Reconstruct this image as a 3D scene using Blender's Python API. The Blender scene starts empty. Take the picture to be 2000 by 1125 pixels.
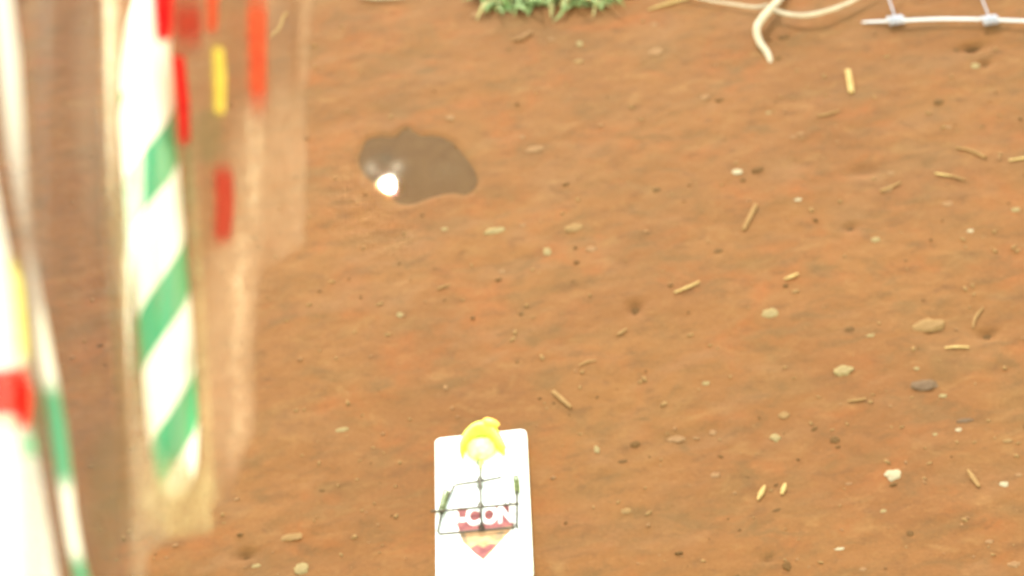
import bpy, bmesh, math, random
from mathutils import Vector, Matrix, noise
random.seed(7)
S = bpy.context.scene
C = S.collection
R = math.radians

# ---------------------------------------------------------------- camera
CAM_H = 0.863
PITCH = R(40.6)
ROLL = R(9)
FPX = 1000.0 / math.tan(R(12.5))
cam = bpy.data.cameras.new('camera')
camo = bpy.data.objects.new('camera', cam); C.objects.link(camo)
camo.location = (0, 0, CAM_H)
camo.matrix_world = Matrix.Translation((0, 0, CAM_H)) @ Matrix.Rotation(R(90) - PITCH, 4, 'X') @ Matrix.Rotation(-ROLL, 4, 'Z')
cam.sensor_width = 36
cam.angle = R(25)
cam.clip_start = 0.02
cam.clip_end = 2000
cam.dof.use_dof = True
cam.dof.focus_distance = 0.93
cam.dof.aperture_fstop = 13.0
S.camera = camo
CAM = Vector((0, 0, CAM_H))

def ray(px, py):
    a0 = (px - 1000) / FPX; b0 = (562.5 - py) / FPX
    a = a0 * math.cos(ROLL) + b0 * math.sin(ROLL); b = b0 * math.cos(ROLL) - a0 * math.sin(ROLL)
    return Vector((a, math.cos(PITCH) + b * math.sin(PITCH), -math.sin(PITCH) + b * math.cos(PITCH)))
def P(px, py, z=0.0):                      # photo pixel -> point on the ground plane at height z
    d = ray(px, py); t = (z - CAM_H) / d.z
    return CAM + d * t
def U(px, py, depth):                      # photo pixel -> point at a distance
    return CAM + ray(px, py) * depth
def mpp(px, py):                           # metres per photo pixel on the ground there
    d = ray(px, py); return (-CAM_H / d.z) / FPX

# ---------------------------------------------------------------- light
g = ray(760, 358).normalized()
sun_dir = Vector((g.x, g.y, -g.z))         # the sun whose glint the puddle mirrors
elev = math.asin(sun_dir.z); az = math.atan2(sun_dir.x, sun_dir.y)
W = bpy.data.worlds.new('World'); S.world = W; W.use_nodes = True
wn = W.node_tree; wn.nodes.clear()
wo = wn.nodes.new('ShaderNodeOutputWorld'); wb = wn.nodes.new('ShaderNodeBackground')
sk = wn.nodes.new('ShaderNodeTexSky'); sk.sky_type = 'NISHITA'; sk.sun_disc = False
sk.sun_elevation = elev; sk.sun_rotation = az; sk.dust_density = 0.1; sk.air_density = 1.0
mx = wn.nodes.new('ShaderNodeMix'); mx.data_type = 'RGBA'; mx.blend_type = 'MULTIPLY'; mx.inputs[0].default_value = 1
mx.inputs[7].default_value = (1.0, 0.74, 0.42, 1)
wn.links.new(sk.outputs[0], mx.inputs[6]); wn.links.new(mx.outputs[2], wb.inputs[0])
wb.inputs[1].default_value = 0.15
wn.links.new(wb.outputs[0], wo.inputs[0])
sl = bpy.data.lights.new('sun', 'SUN'); sl.energy = 0.4; sl.angle = R(0.06); sl.color = (1.0, 0.92, 0.75)
so = bpy.data.objects.new('sun', sl); C.objects.link(so)
so.rotation_euler = sun_dir.to_track_quat('Z', 'Y').to_euler()
S.view_settings.view_transform = 'Standard'; S.view_settings.look = 'None'
S.view_settings.gamma = 1; S.view_settings.exposure = 3.72
S.render.engine = 'CYCLES'
S.cycles.max_bounces = 8; S.cycles.transparent_max_bounces = 16

# ---------------------------------------------------------------- helpers
def nt(name):
    m = bpy.data.materials.new(name); m.use_nodes = True
    t = m.node_tree; t.nodes.clear()
    o = t.nodes.new('ShaderNodeOutputMaterial')
    return m, t, o
def N(t, typ, **kw):
    n = t.nodes.new(typ)
    for k, v in kw.items():
        if k.startswith('i_'):
            key = k[2:]
            key = int(key) if key.isdigit() else key.replace('_', ' ')
            n.inputs[key].default_value = v
        else: setattr(n, k, v)
    return n
def lk(t, a, b): t.links.new(a, b)
def ramp(t, src, stops):
    r = t.nodes.new('ShaderNodeValToRGB'); e = r.color_ramp.elements
    while len(e) < len(stops): e.new(0.5)
    for i, (p, c) in enumerate(stops):
        e[i].position = p; e[i].color = (c, c, c, 1) if isinstance(c, (int, float)) else tuple(c) + (1,)
    lk(t, src, r.inputs[0]); return r.outputs[0]
def mixc(t, f, a, b, mode='MIX'):
    n = t.nodes.new('ShaderNodeMix'); n.data_type = 'RGBA'; n.blend_type = mode
    for i, v in ((0, f), (6, a), (7, b)):
        if hasattr(v, 'is_output'): lk(t, v, n.inputs[i])
        else: n.inputs[i].default_value = v if i == 0 else tuple(v) + (1,)
    return n.outputs[2]
def coord(t, scale=(1, 1, 1), kind='Object', rot=(0, 0, 0)):
    c = t.nodes.new('ShaderNodeTexCoord'); mp = t.nodes.new('ShaderNodeMapping')
    mp.inputs['Scale'].default_value = scale; mp.inputs['Rotation'].default_value = rot
    lk(t, c.outputs[kind], mp.inputs[0]); return mp.outputs[0]
def noi(t, vec, scale, detail=4, rough=0.55, dist=0.0):
    n = N(t, 'ShaderNodeTexNoise', i_Scale=scale, i_Detail=detail, i_Roughness=rough, i_Distortion=dist)
    lk(t, vec, n.inputs['Vector']); return n.outputs[0]

def mat_var(name, c1, c2, scale=300, rough=0.8, bump=0.2, spec=0.3, bscale=None, bdist=0.0004, metal=0.0, sss=0.0, detail=4):
    m, t, o = nt(name)
    b = t.nodes.new('ShaderNodeBsdfPrincipled')
    v = coord(t); n = noi(t, v, scale, detail)
    col = mixc(t, ramp(t, n, [(0.3, 0.0), (0.7, 1.0)]), c1, c2)
    lk(t, col, b.inputs['Base Color'])
    b.inputs['Roughness'].default_value = rough; b.inputs['Specular IOR Level'].default_value = spec
    b.inputs['Metallic'].default_value = metal
    if sss:
        b.inputs['Subsurface Weight'].default_value = sss; b.inputs['Subsurface Scale'].default_value = 0.003
    if bump:
        bp = N(t, 'ShaderNodeBump', i_Strength=bump, i_Distance=bdist)
        lk(t, noi(t, v, bscale or scale * 2, 4), bp.inputs['Height']); lk(t, bp.outputs[0], b.inputs['Normal'])
    lk(t, b.outputs[0], o.inputs[0])
    return m

def mesh_obj(name, bm, m=None, parent=None, smooth=True):
    me = bpy.data.meshes.new(name); bm.to_mesh(me); bm.free()
    if smooth:
        for p in me.polygons: p.use_smooth = True
    o = bpy.data.objects.new(name, me); C.objects.link(o)
    if m:
        for mm in (m if isinstance(m, (list, tuple)) else [m]): me.materials.append(mm)
    if parent: o.parent = parent
    return o
def tag(o, label=None, cat=None, group=None, kind=None):
    if label: o['label'] = label
    if cat: o['category'] = cat
    if group: o['group'] = group
    if kind: o['kind'] = kind
    return o
def empty(name, loc, rz=0):
    e = bpy.data.objects.new(name, None); C.objects.link(e)
    e.location = loc; e.rotation_euler = (0, 0, rz); e.empty_display_size = 0.02
    return e
def smooth_path(pts, n=8):
    pts = [Vector(p) for p in pts]
    if len(pts) < 3: 
        return [pts[0].lerp(pts[-1], i / n) for i in range(n + 1)]
    out = []
    for i in range(len(pts) - 1):
        p0 = pts[max(i - 1, 0)]; p1 = pts[i]; p2 = pts[i + 1]; p3 = pts[min(i + 2, len(pts) - 1)]
        for k in range(n):
            s = k / n
            out.append(0.5 * ((2 * p1) + (p2 - p0) * s + (2 * p0 - 5 * p1 + 4 * p2 - p3) * s * s + (3 * p1 - p0 - 3 * p2 + p3) * s ** 3))
    out.append(pts[-1]); return out
def tube(bm, pts, rads, seg=8, flat=1.0, uv=None):
    """tapered tube along pts; rads one number or one per point"""
    n = len(pts)
    if not isinstance(rads, (list, tuple)): rads = [rads] * n
    if len(rads) != n:
        rr = []
        for i in range(n):
            f = i / (n - 1) * (len(rads) - 1); a = min(int(f), len(rads) - 2); rr.append(rads[a] + (rads[a + 1] - rads[a]) * (f - a))
        rads = rr
    rings = []; up = None; L = 0
    for i in range(n):
        a = pts[max(i - 1, 0)]; b = pts[min(i + 1, n - 1)]
        t = (b - a).normalized()
        if up is None:
            up = Vector((0, 0, 1)) if abs(t.z) < 0.9 else Vector((1, 0, 0))
        s = t.cross(up).normalized(); up = s.cross(t).normalized()
        if i: L += (pts[i] - pts[i - 1]).length
        ring = []
        for k in range(seg):
            an = 2 * math.pi * k / seg - (math.pi / 2 if uv else 0)
            ring.append(bm.verts.new(pts[i] + (s * math.cos(an) + up * math.sin(an) * flat) * rads[i]))
        rings.append((ring, L))
    uvl = bm.loops.layers.uv.verify() if uv else None
    for i in range(n - 1):
        for k in range(seg):
            f = bm.faces.new((rings[i][0][k], rings[i][0][(k + 1) % seg], rings[i + 1][0][(k + 1) % seg], rings[i + 1][0][k]))
            if uv:
                us = [(k / seg, rings[i][1]), ((k + 1) / seg, rings[i][1]), ((k + 1) / seg, rings[i + 1][1]), (k / seg, rings[i + 1][1])]
                for l, q in zip(f.loops, us): l[uvl].uv = q
    bm.faces.new(rings[0][0][::-1]); bm.faces.new(rings[-1][0])
def mb(): return bmesh.new()

# ---------------------------------------------------------------- ground
puddle_px = [(716, 272), (742, 264), (768, 266), (786, 252), (797, 247), (808, 256), (824, 263), (846, 263), (866, 268),
             (884, 278), (899, 294), (914, 312), (928, 334), (932, 352), (925, 368), (908, 378), (890, 375), (872, 376),
             (850, 381), (828, 388), (806, 396), (784, 396), (768, 387), (757, 370), (738, 358), (716, 344), (704, 326),
             (700, 308), (707, 290)]
puddle_xy = [P(*q).xy for q in puddle_px]
def smooth_loop(pts, n=5):
    out = []
    m = len(pts)
    for i in range(m):
        p0, p1, p2, p3 = pts[(i - 1) % m], pts[i], pts[(i + 1) % m], pts[(i + 2) % m]
        for k in range(n):
            s = k / n
            out.append(0.5 * ((2 * p1) + (p2 - p0) * s + (2 * p0 - 5 * p1 + 4 * p2 - p3) * s * s + (3 * p1 - p0 - 3 * p2 + p3) * s ** 3))
    return out
puddle_loop = smooth_loop(puddle_xy)
pc = sum(puddle_xy, Vector((0, 0))) / len(puddle_xy)
def poly_sd(x, y, loop):
    inside = False; dmin = 1e9; n = len(loop); j = n - 1; q = Vector((x, y))
    for i in range(n):
        a, b = loop[i], loop[j]
        if (a.y > y) != (b.y > y) and x < (b.x - a.x) * (y - a.y) / (b.y - a.y) + a.x: inside = not inside
        ab = b - a; tt = max(0, min(1, (q - a).dot(ab) / max(ab.length_squared, 1e-12)))
        dmin = min(dmin, (a + ab * tt - q).length); j = i
    return -dmin if inside else dmin
holes = [(1900, 90, 0.009, 0.004, 0.004), (1925, 122, 0.004, 0.003, 0.003), (480, 1082, 0.005, 0.003, 0.003), (1240, 605, 0.004, 0.005, 0.003),
         (1930, 650, 0.006, 0.004, 0.003), (1500, 1092, 0.003, 0.002, 0.002), (1690, 330, 0.010, 0.005, 0.0025), (1660, 440, 0.004, 0.003, 0.002)]
holes = [(P(a, b).xy, sx, sy, dz) for a, b, sx, sy, dz in holes]
trap_xy = P(945, 985).xy
def gh(x, y):
    h = noise.noise(Vector((x * 7, y * 7, 1.3))) * 0.0022 + noise.noise(Vector((x * 30, y * 30, 4.1))) * 0.0009
    r = math.hypot(x, y - 1)
    if r < 1.2:
        h += noise.noise(Vector((x * 110, y * 110, 2.2))) * 0.00045 + noise.noise(Vector((x * 260, y * 260, 7.7))) * 0.00022
    d = math.hypot(x - pc.x, (y - pc.y))
    if d < 0.09:
        sd = poly_sd(x, y, puddle_loop)
        k = max(0, min(1, 1 - sd / 0.03)); h = h * (1 - k)
        e = max(-1, min(1, -sd / 0.0035))
        h += -0.0011 * (e + 1)
    dt = max(abs(x - trap_xy.x) - 0.035, abs(y - trap_xy.y) - 0.065)
    k = max(0, min(1, 1 - dt / 0.03)); h = h * (1 - k) - 0.0003 * k
    for c, sx, sy, dz in holes:
        q = ((x - c.x) / sx) ** 2 + ((y - c.y) / sy) ** 2
        if q < 9: h -= dz * math.exp(-q)
    return h
def axis(lo, hi, step, far):
    a = []; v = lo
    while v <= hi: a.append(v); v += step
    s = step; w = a[-1]
    while w < far: s *= 1.35; w += s; a.append(w)
    s = step; w = a[0]
    while w > -far: s *= 1.35; w -= s; a.insert(0, w)
    return a
xs = axis(-0.42, 0.42, 0.0020, 400); ys = axis(0.70, 1.42, 0.0023, 400)
bm = mb(); grid = [[bm.verts.new((x, y, gh(x, y))) for x in xs] for y in ys]
for j in range(len(ys) - 1):
    for i in range(len(xs) - 1):
        bm.faces.new((grid[j][i], grid[j][i + 1], grid[j + 1][i + 1], grid[j + 1][i]))
m, t, o = nt('damp orange soil')
b = t.nodes.new('ShaderNodeBsdfPrincipled')
v = coord(t)
vs = coord(t, (0.55, 1.0, 1.0), rot=(0, 0, R(-8)))
big = noi(t, v, 9, 3, 0.5, 0.4); mid = noi(t, vs, 38, 4, 0.6, 0.6); med = noi(t, vs, 120, 4, 0.6, 0.3); fine = noi(t, v, 520, 3, 0.6)
hue = noi(t, coord(t, (1, 1, 3)), 21, 4, 0.6, 0.5)
base = mixc(t, ramp(t, big, [(0.35, 0.0), (0.65, 1.0)]), (0.1455, 0.0534, 0.0126), (0.1647, 0.0641, 0.0149))
base = mixc(t, ramp(t, hue, [(0.52, 0.0), (0.70, 0.75)]), base, (0.1953, 0.0563, 0.0108))       # rusty orange patches
base = mixc(t, ramp(t, mid, [(0.30, 0.75), (0.50, 0.0)]), base, (0.1172, 0.0546, 0.0143))       # olive brown patches
base = mixc(t, ramp(t, noi(t, vs, 26, 3, 0.5, 0.8), [(0.54, 0.0), (0.70, 0.6)]), base, (0.1598, 0.0700, 0.0243))  # greyer clay
base = mixc(t, ramp(t, med, [(0.28, 0.60), (0.47, 0.0)]), base, (0.0923, 0.0369, 0.0093))
base = mixc(t, ramp(t, med, [(0.60, 0.0), (0.80, 0.5)]), base, (0.2272, 0.0980, 0.0293))
sp5 = noi(t, vs, 62, 5, 0.65, 0.8)
base = mixc(t, ramp(t, sp5, [(0.30, 0.6), (0.46, 0.0)]), base, (0.0950, 0.0465, 0.0125))
base = mixc(t, ramp(t, sp5, [(0.56, 0.0), (0.74, 0.5)]), base, (0.2150, 0.1060, 0.0336))
base = mixc(t, ramp(t, fine, [(0.3, 0.22), (0.5, 0.0)]), base, (0.0852, 0.0328, 0.0079))
base = mixc(t, ramp(t, fine, [(0.58, 0.0), (0.8, 0.3)]), base, (0.2556, 0.1186, 0.0394))
# soil that is under the puddle's water is soaked
at = N(t, 'ShaderNodeAttribute', attribute_name='wet')
base = mixc(t, at.outputs['Fac'], base, (0.1150, 0.0494, 0.0117))
lk(t, base, b.inputs['Base Color'])
b.inputs['Roughness'].default_value = 0.85; b.inputs['Specular IOR Level'].default_value = 0.2
bp = N(t, 'ShaderNodeBump', i_Strength=0.35, i_Distance=0.0012); lk(t, noi(t, v, 330, 5, 0.65), bp.inputs['Height']); lk(t, bp.outputs[0], b.inputs['Normal'])
lk(t, b.outputs[0], o.inputs[0])
ground = mesh_obj('ground', bm, m); tag(ground, kind='structure')
wa = ground.data.attributes.new('wet', 'FLOAT', 'POINT')
vals = []
for vv in ground.data.vertices:
    x, y = vv.co.x, vv.co.y
    if math.hypot(x - pc.x, y - pc.y) < 0.09:
        sd = poly_sd(x, y, puddle_loop); vals.append(max(0.0, min(1.0, (0.0030 - sd) / 0.004)))
    else: vals.append(0.0)
wa.data.foreach_set('value', vals)

# puddle water
bm = mb()
cv = bm.verts.new((pc.x, pc.y, -0.0010))
rings = []
RK = [(i + 1) / 24 for i in range(24)]
for k in RK:
    rings.append([bm.verts.new((pc.x + (q.x - pc.x) * k, pc.y + (q.y - pc.y) * k, -0.0010)) for q in puddle_loop])
n = len(puddle_loop)
for i in range(n):
    bm.faces.new((cv, rings[0][i], rings[0][(i + 1) % n]))
    for a in range(len(RK) - 1): bm.faces.new((rings[a][i], rings[a + 1][i], rings[a + 1][(i + 1) % n], rings[a][(i + 1) % n]))
for f in bm.faces:
    f.normal_update()
    if f.normal.z < 0: f.normal_flip()
m, t, o = nt('murky puddle water')
tr = N(t, 'ShaderNodeBsdfTransparent', i_Color=(0.88, 0.84, 0.76, 1)); gl = N(t, 'ShaderNodeBsdfGlossy', i_Roughness=0.0)
df = N(t, 'ShaderNodeBsdfDiffuse', i_Color=(0.15, 0.07, 0.022, 1))
ats = N(t, 'ShaderNodeAttribute', attribute_name='painted_reflection')
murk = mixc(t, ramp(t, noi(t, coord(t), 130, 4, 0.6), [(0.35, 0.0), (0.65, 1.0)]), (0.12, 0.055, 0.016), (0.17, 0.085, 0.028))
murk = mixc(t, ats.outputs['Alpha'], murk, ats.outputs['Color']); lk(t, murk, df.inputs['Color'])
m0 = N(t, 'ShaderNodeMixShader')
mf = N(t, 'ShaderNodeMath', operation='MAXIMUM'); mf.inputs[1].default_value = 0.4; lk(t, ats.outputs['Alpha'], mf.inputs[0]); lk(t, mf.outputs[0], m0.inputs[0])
fr = N(t, 'ShaderNodeFresnel', i_IOR=1.17); m1 = N(t, 'ShaderNodeMixShader')
lk(t, tr.outputs[0], m0.inputs[1]); lk(t, df.outputs[0], m0.inputs[2])
lk(t, fr.outputs[0], m1.inputs[0]); lk(t, m0.outputs[0], m1.inputs[1]); lk(t, gl.outputs[0], m1.inputs[2]); lk(t, m1.outputs[0], o.inputs[0])
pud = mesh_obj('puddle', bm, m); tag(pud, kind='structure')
sa = pud.data.attributes.new('painted_reflection', 'FLOAT_COLOR', 'POINT'); sv = []  # pale and dark mirrored sky patches painted into the water colour
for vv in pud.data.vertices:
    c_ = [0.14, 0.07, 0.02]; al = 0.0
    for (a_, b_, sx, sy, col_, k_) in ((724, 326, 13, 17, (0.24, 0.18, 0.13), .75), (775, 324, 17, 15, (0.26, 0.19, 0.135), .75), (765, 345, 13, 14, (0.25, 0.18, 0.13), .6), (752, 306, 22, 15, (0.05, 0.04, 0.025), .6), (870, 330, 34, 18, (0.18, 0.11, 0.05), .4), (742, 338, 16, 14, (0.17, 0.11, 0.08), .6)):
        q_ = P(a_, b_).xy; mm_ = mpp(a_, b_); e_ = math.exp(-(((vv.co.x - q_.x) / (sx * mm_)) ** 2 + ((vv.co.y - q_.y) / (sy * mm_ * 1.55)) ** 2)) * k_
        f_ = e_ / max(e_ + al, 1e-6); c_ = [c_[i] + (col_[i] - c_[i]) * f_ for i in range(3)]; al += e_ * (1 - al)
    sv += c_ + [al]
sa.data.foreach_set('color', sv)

# ---------------------------------------------------------------- mouse trap
M_board = mat_var('white painted board', (0.80, 0.79, 0.74), (0.86, 0.86, 0.80), 60, 0.55, 0.1)
M_wire = mat_var('dull steel wire', (0.04, 0.032, 0.024), (0.075, 0.06, 0.045), 400, 0.45, 0.1, metal=0.5)
M_spring = mat_var('tarnished spring', (0.10, 0.13, 0.04), (0.26, 0.28, 0.12), 500, 0.5, 0.1, metal=0.3)
M_red = mat_var('faded maroon print', (0.16, 0.03, 0.035), (0.32, 0.09, 0.08), 250, 0.7, 0)
M_orange = mat_var('faded orange print', (0.40, 0.19, 0.08), (0.62, 0.36, 0.18), 180, 0.7, 0)
M_letter = mat_var('white lettering', (0.84, 0.83, 0.78), (0.88, 0.87, 0.82), 100, 0.6, 0)
M_brownp = mat_var('brown print', (0.22, 0.13, 0.07), (0.30, 0.19, 0.10), 100, 0.7, 0)
BT = 0.006
tl, trr, br = P(848, 855, BT), P(1026, 836, BT), P(1042, 1116, BT)
bl = P(853, 1133, BT)
cen = (tl + trr + br + bl) / 4
rz = (math.atan2((trr - tl).y, (trr - tl).x) + math.atan2((br - bl).y, (br - bl).x) + math.atan2((tl - bl).y, (tl - bl).x) - math.pi / 2 + math.atan2((trr - br).y, (trr - br).x) - math.pi / 2) / 4
trap = empty('mouse_trap', (cen.x, cen.y, 0), rz)
tag(trap, 'white snap mouse trap with yellow bait pedal lying flat on bare soil', 'mouse trap')
Mi = (Matrix.Translation((cen.x, cen.y, 0)) @ Matrix.Rotation(rz, 4, 'Z')).inverted()
def L(px, py, z=BT): return Mi @ P(px, py, z)
hw, hh = 0.0243, 0.0503
bm = mb()
def rrect(w, h, r, n=6):
    out = []
    for cx, cy, a0 in ((w - r, h - r, 0), (-w + r, h - r, 90), (-w + r, -h + r, 180), (w - r, -h + r, 270)):
        for k in range(n + 1):
            a = R(a0 + 90 * k / n); out.append((cx + r * math.cos(a), cy + r * math.sin(a)))
    return out
def prism(bm, pts, z0, z1, bev=0.0):
    lo = [bm.verts.new((x, y, z0)) for x, y in pts]; hi = [bm.verts.new((x, y, z1)) for x, y in pts]
    k = len(pts)
    for i in range(k): bm.faces.new((lo[i], lo[(i + 1) % k], hi[(i + 1) % k], hi[i]))
    top = bm.faces.new(hi); bm.faces.new(lo[::-1])
    if bev: bmesh.ops.bevel(bm, geom=list(top.edges), offset=bev, segments=3, affect='EDGES', profile=0.5)
prism(bm, rrect(hw, hh, 0.0025), 0.0, BT, 0.0006)
board = mesh_obj('board', bm, M_board, trap, smooth=False)
# printed shield below the lettering
def flat_px(name, px, z, thick, m, par):
    bm = mb(); pts = [L(a, b, z) for a, b in px]
    prism(bm, [(p.x, p.y) for p in pts], z, z + thick); bmesh.ops.recalc_face_normals(bm, faces=bm.faces)
    return mesh_obj(name, bm, m, par, smooth=False)
Z1 = BT + 0.00005
flat_px('printed_shield', [(897, 998), (990, 988), (1000, 1000), (1002, 1030), (978, 1058), (960, 1078), (944, 1094), (926, 1080), (903, 1058), (896, 1036)], Z1, 0.0001, M_orange, trap)
flat_px('printed_banner', [(893, 992), (998, 984), (1003, 1026), (950, 1034), (900, 1042), (894, 1030)], Z1 + 0.00015, 0.0001, M_red, trap)
for q in ([(897, 1036), (908, 1042), (914, 1062), (904, 1056)], [(972, 1040), (984, 1036), (980, 1052), (966, 1056)],
          [(918, 1072), (932, 1064), (944, 1070), (958, 1062), (970, 1064), (956, 1078), (944, 1092), (930, 1082)]):
    flat_px('print_detail', q, Z1 + 0.00015, 0.0001, M_red if q[0][0] == 918 else M_brownp, trap)
# lettering
cu = bpy.data.curves.new('lettering', 'FONT'); cu.body = 'D-CON'; cu.size = 1; cu.align_x = 'LEFT'; cu.offset = 0.045; cu.extrude = 0.0
to = bpy.data.objects.new('tmp', cu); C.objects.link(to); bpy.context.view_layer.update()
dg = bpy.context.evaluated_depsgraph_get(); me = bpy.data.meshes.new_from_object(to.evaluated_get(dg)); C.objects.unlink(to)
xsv = [v.co.x for v in me.vertices]; ysv = [v.co.y for v in me.vertices]
x0, x1, y0, y1 = min(xsv), max(xsv), min(ysv), max(ysv)
A, B_, D = L(868, 1032), L(1003, 1022), L(868, 994)
for v_ in me.vertices:
    u_ = (v_.co.x - x0) / (x1 - x0); w_ = (v_.co.y - y0) / (y1 - y0)
    q = A + (B_ - A) * u_ + (D - A) * w_; v_.co = (q.x, q.y, BT + 0.0004)
lt = bpy.data.objects.new('lettering', me); C.objects.link(lt); lt.parent = trap; me.materials.append(M_letter)
md = lt.modifiers.new('s', 'SOLIDIFY'); md.thickness = 0.0001
me2 = me.copy(); me2.materials.clear(); me2.materials.append(mat_var('pale pink outline', (0.50, 0.22, 0.18), (0.60, 0.34, 0.28), 250, 0.7, 0))
for v_ in me2.vertices: v_.co.x += 0.00035; v_.co.y -= 0.00035; v_.co.z -= 0.00012
lo_ = bpy.data.objects.new('lettering_outline', me2); C.objects.link(lo_); lo_.parent = trap

def wire(name, px_z, r, m=M_wire, par=trap, n=6, smooth=False, seg=8):
    pts = [L(a, b, z) for a, b, z in px_z]
    if smooth: pts = smooth_path(pts, n)
    bm = mb(); tube(bm, pts, r, seg); return mesh_obj(name, bm, m, par)
ZW = BT + 0.0014
hammer = wire('hammer', [(980, 932, ZW), (938, 940, ZW), (893, 946, ZW), (886, 950, ZW), (874, 975, ZW), (862, 1005, ZW), (855, 1038, ZW),
                (859, 1043, ZW), (930, 1037, ZW), (1000, 1031, ZW), (1009, 1028, ZW), (1010, 1000, ZW), (1009, 960, ZW), (1008, 936, ZW)], 0.0007)
wire('axle', [(850, 999, BT + .003), (862, 998, BT + .003), (935, 991, BT + .003), (1010, 984, BT + .003), (1014, 984, BT + .003)], 0.0007)
wire('catch_arm', [(938, 905, BT + .002), (938, 940, BT + .003), (939, 990, BT + .0042), (941, 1034, BT + .002)], 0.00065)
def coil(name, a, b, rad, turns, wr, zc):
    pa, pb = L(a[0], a[1], zc), L(b[0], b[1], zc); ax = (pb - pa); t_ = ax.normalized(); s_ = t_.cross(Vector((0, 0, 1))).normalized(); u_ = Vector((0, 0, 1))
    pts = []
    for i in range(turns * 12 + 1):
        an = 2 * math.pi * i / 12; pts.append(pa + ax * (i / (turns * 12)) + (s_ * math.cos(an) + u_ * math.sin(an)) * rad)
    bm = mb(); tube(bm, pts, wr, 6); return mesh_obj(name, bm, M_spring, trap)
coil('spring', (871, 958), (862, 1000), 0.0015, 9, 0.00042, BT + .0021)
coil('spring', (1008, 934), (1010, 962), 0.0013, 6, 0.00042, BT + .002)
for a, b in ((938, 905), (938, 940), (938, 953), (939, 990), (992, 985), (941, 1034), (1007, 1032), (864, 998), (1008, 936)):
    p = L(a, b, BT + 0.0005); w = 0.0013 if (a, b) != (938, 953) else 0.001
    bm = mb(); pts = [Vector((p.x - w, p.y, BT - .0005)), Vector((p.x - w, p.y, BT + .0016)), Vector((p.x - w * .5, p.y, BT + .0036)), Vector((p.x + w * .5, p.y, BT + .0036)), Vector((p.x + w, p.y, BT + .0016)), Vector((p.x + w, p.y, BT - .0005))]
    tube(bm, pts, 0.00048, 6); mesh_obj('staple', bm, M_wire, trap)
wire('spring_tail', [(862, 1000, BT + .002), (850, 998, BT + .001), (842, 999, BT + .0005)], 0.0005)
# yellow bait pedal: a curved hood like a folded leaf, filled with a paler lump
m, t, o = nt('yellow plastic pedal'); b = t.nodes.new('ShaderNodeBsdfPrincipled')
v = coord(t)
col = mixc(t, ramp(t, noi(t, v, 90, 3), [(0.35, 0.0), (0.65, 1.0)]), (0.40, 0.56, 0.02), (0.66, 0.66, 0.05))
lk(t, col, b.inputs['Base Color']); b.inputs['Roughness'].default_value = 0.45; b.inputs['Subsurface Weight'].default_value = 0.2; b.inputs['Subsurface Scale'].default_value = 0.003
lk(t, b.outputs[0], o.inputs[0]); M_yel = m
M_orng = mat_var('orange bait smear', (0.75, 0.36, 0.03), (0.80, 0.50, 0.06), 300, 0.4, 0.2)
M_cream = mat_var('pale yellow bait', (0.66, 0.72, 0.10), (0.78, 0.80, 0.30), 260, 0.5, 0.3)
hoodo = []
arc = [(893, 862), (904, 838), (922, 820), (942, 814), (962, 820), (976, 838), (990, 868)]
low = [(905, 900), (912, 880), (924, 862), (940, 856), (956, 862), (970, 880), (984, 893)]
bm = mb(); rows = []
arc_s = smooth_path([L(a, b, 0.012) for a, b in arc], 5); low_s = smooth_path([L(a, b, 0.0075) for a, b in low], 5)
for pa, pb in zip(arc_s, low_s):
    row = []
    for k in range(9):
        s = k / 8; q = pa.lerp(pb, s); q.z = pa.z * (1 - s) + pb.z * s + 0.0035 * math.sin(math.pi * s) - 0.003 * (1 - s) ** 2
        row.append(bm.verts.new(q))
    rows.append(row)
for a, bb in zip(rows, rows[1:]):
    for k in range(8): bm.faces.new((a[k], a[k + 1], bb[k + 1], bb[k]))
pedal = mesh_obj('bait_pedal', bm, M_yel, trap); md = pedal.modifiers.new('s', 'SOLIDIFY'); md.thickness = 0.0012
sb = pedal.modifiers.new('b', 'SUBSURF'); sb.levels = sb.render_levels = 1
def blob(name, c, sx, sy, sz, m, par, seed=0, amp=0.18, sub=3, flatten=0.5, rot=0):
    bm = mb(); bmesh.ops.create_icosphere(bm, subdivisions=sub, radius=1)
    for v_ in bm.verts:
        k = 1 + amp * noise.noise(v_.co * 1.6 + Vector((seed * 3.1, seed, 0))) + amp * 0.4 * noise.noise(v_.co * 5 + Vector((seed, 0, seed)))
        q = v_.co * k
        x_, y_ = q.x * sx, q.y * sy
        v_.co = (x_ * math.cos(rot) - y_ * math.sin(rot), x_ * math.sin(rot) + y_ * math.cos(rot), q.z * sz)
    o_ = mesh_obj(name, bm, m, par); o_.location = c; return o_
p = L(940, 880, BT); blob('bait', (p.x, p.y, BT + 0.001), 0.0078, 0.0085, 0.0035, M_cream, pedal, 3)
p = L(960, 832, 0.010); blob('bait_smear', (p.x, p.y, 0.0125), 0.0052, 0.0026, 0.0014, M_orng, pedal, 5, rot=R(-35))
# stem of the pedal
bm = mb(); tube(bm, [L(940, 885, BT + .002), L(939, 915, BT + .002)], 0.0009, 8); mesh_obj('pedal_stem', bm, M_cream, trap)

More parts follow.
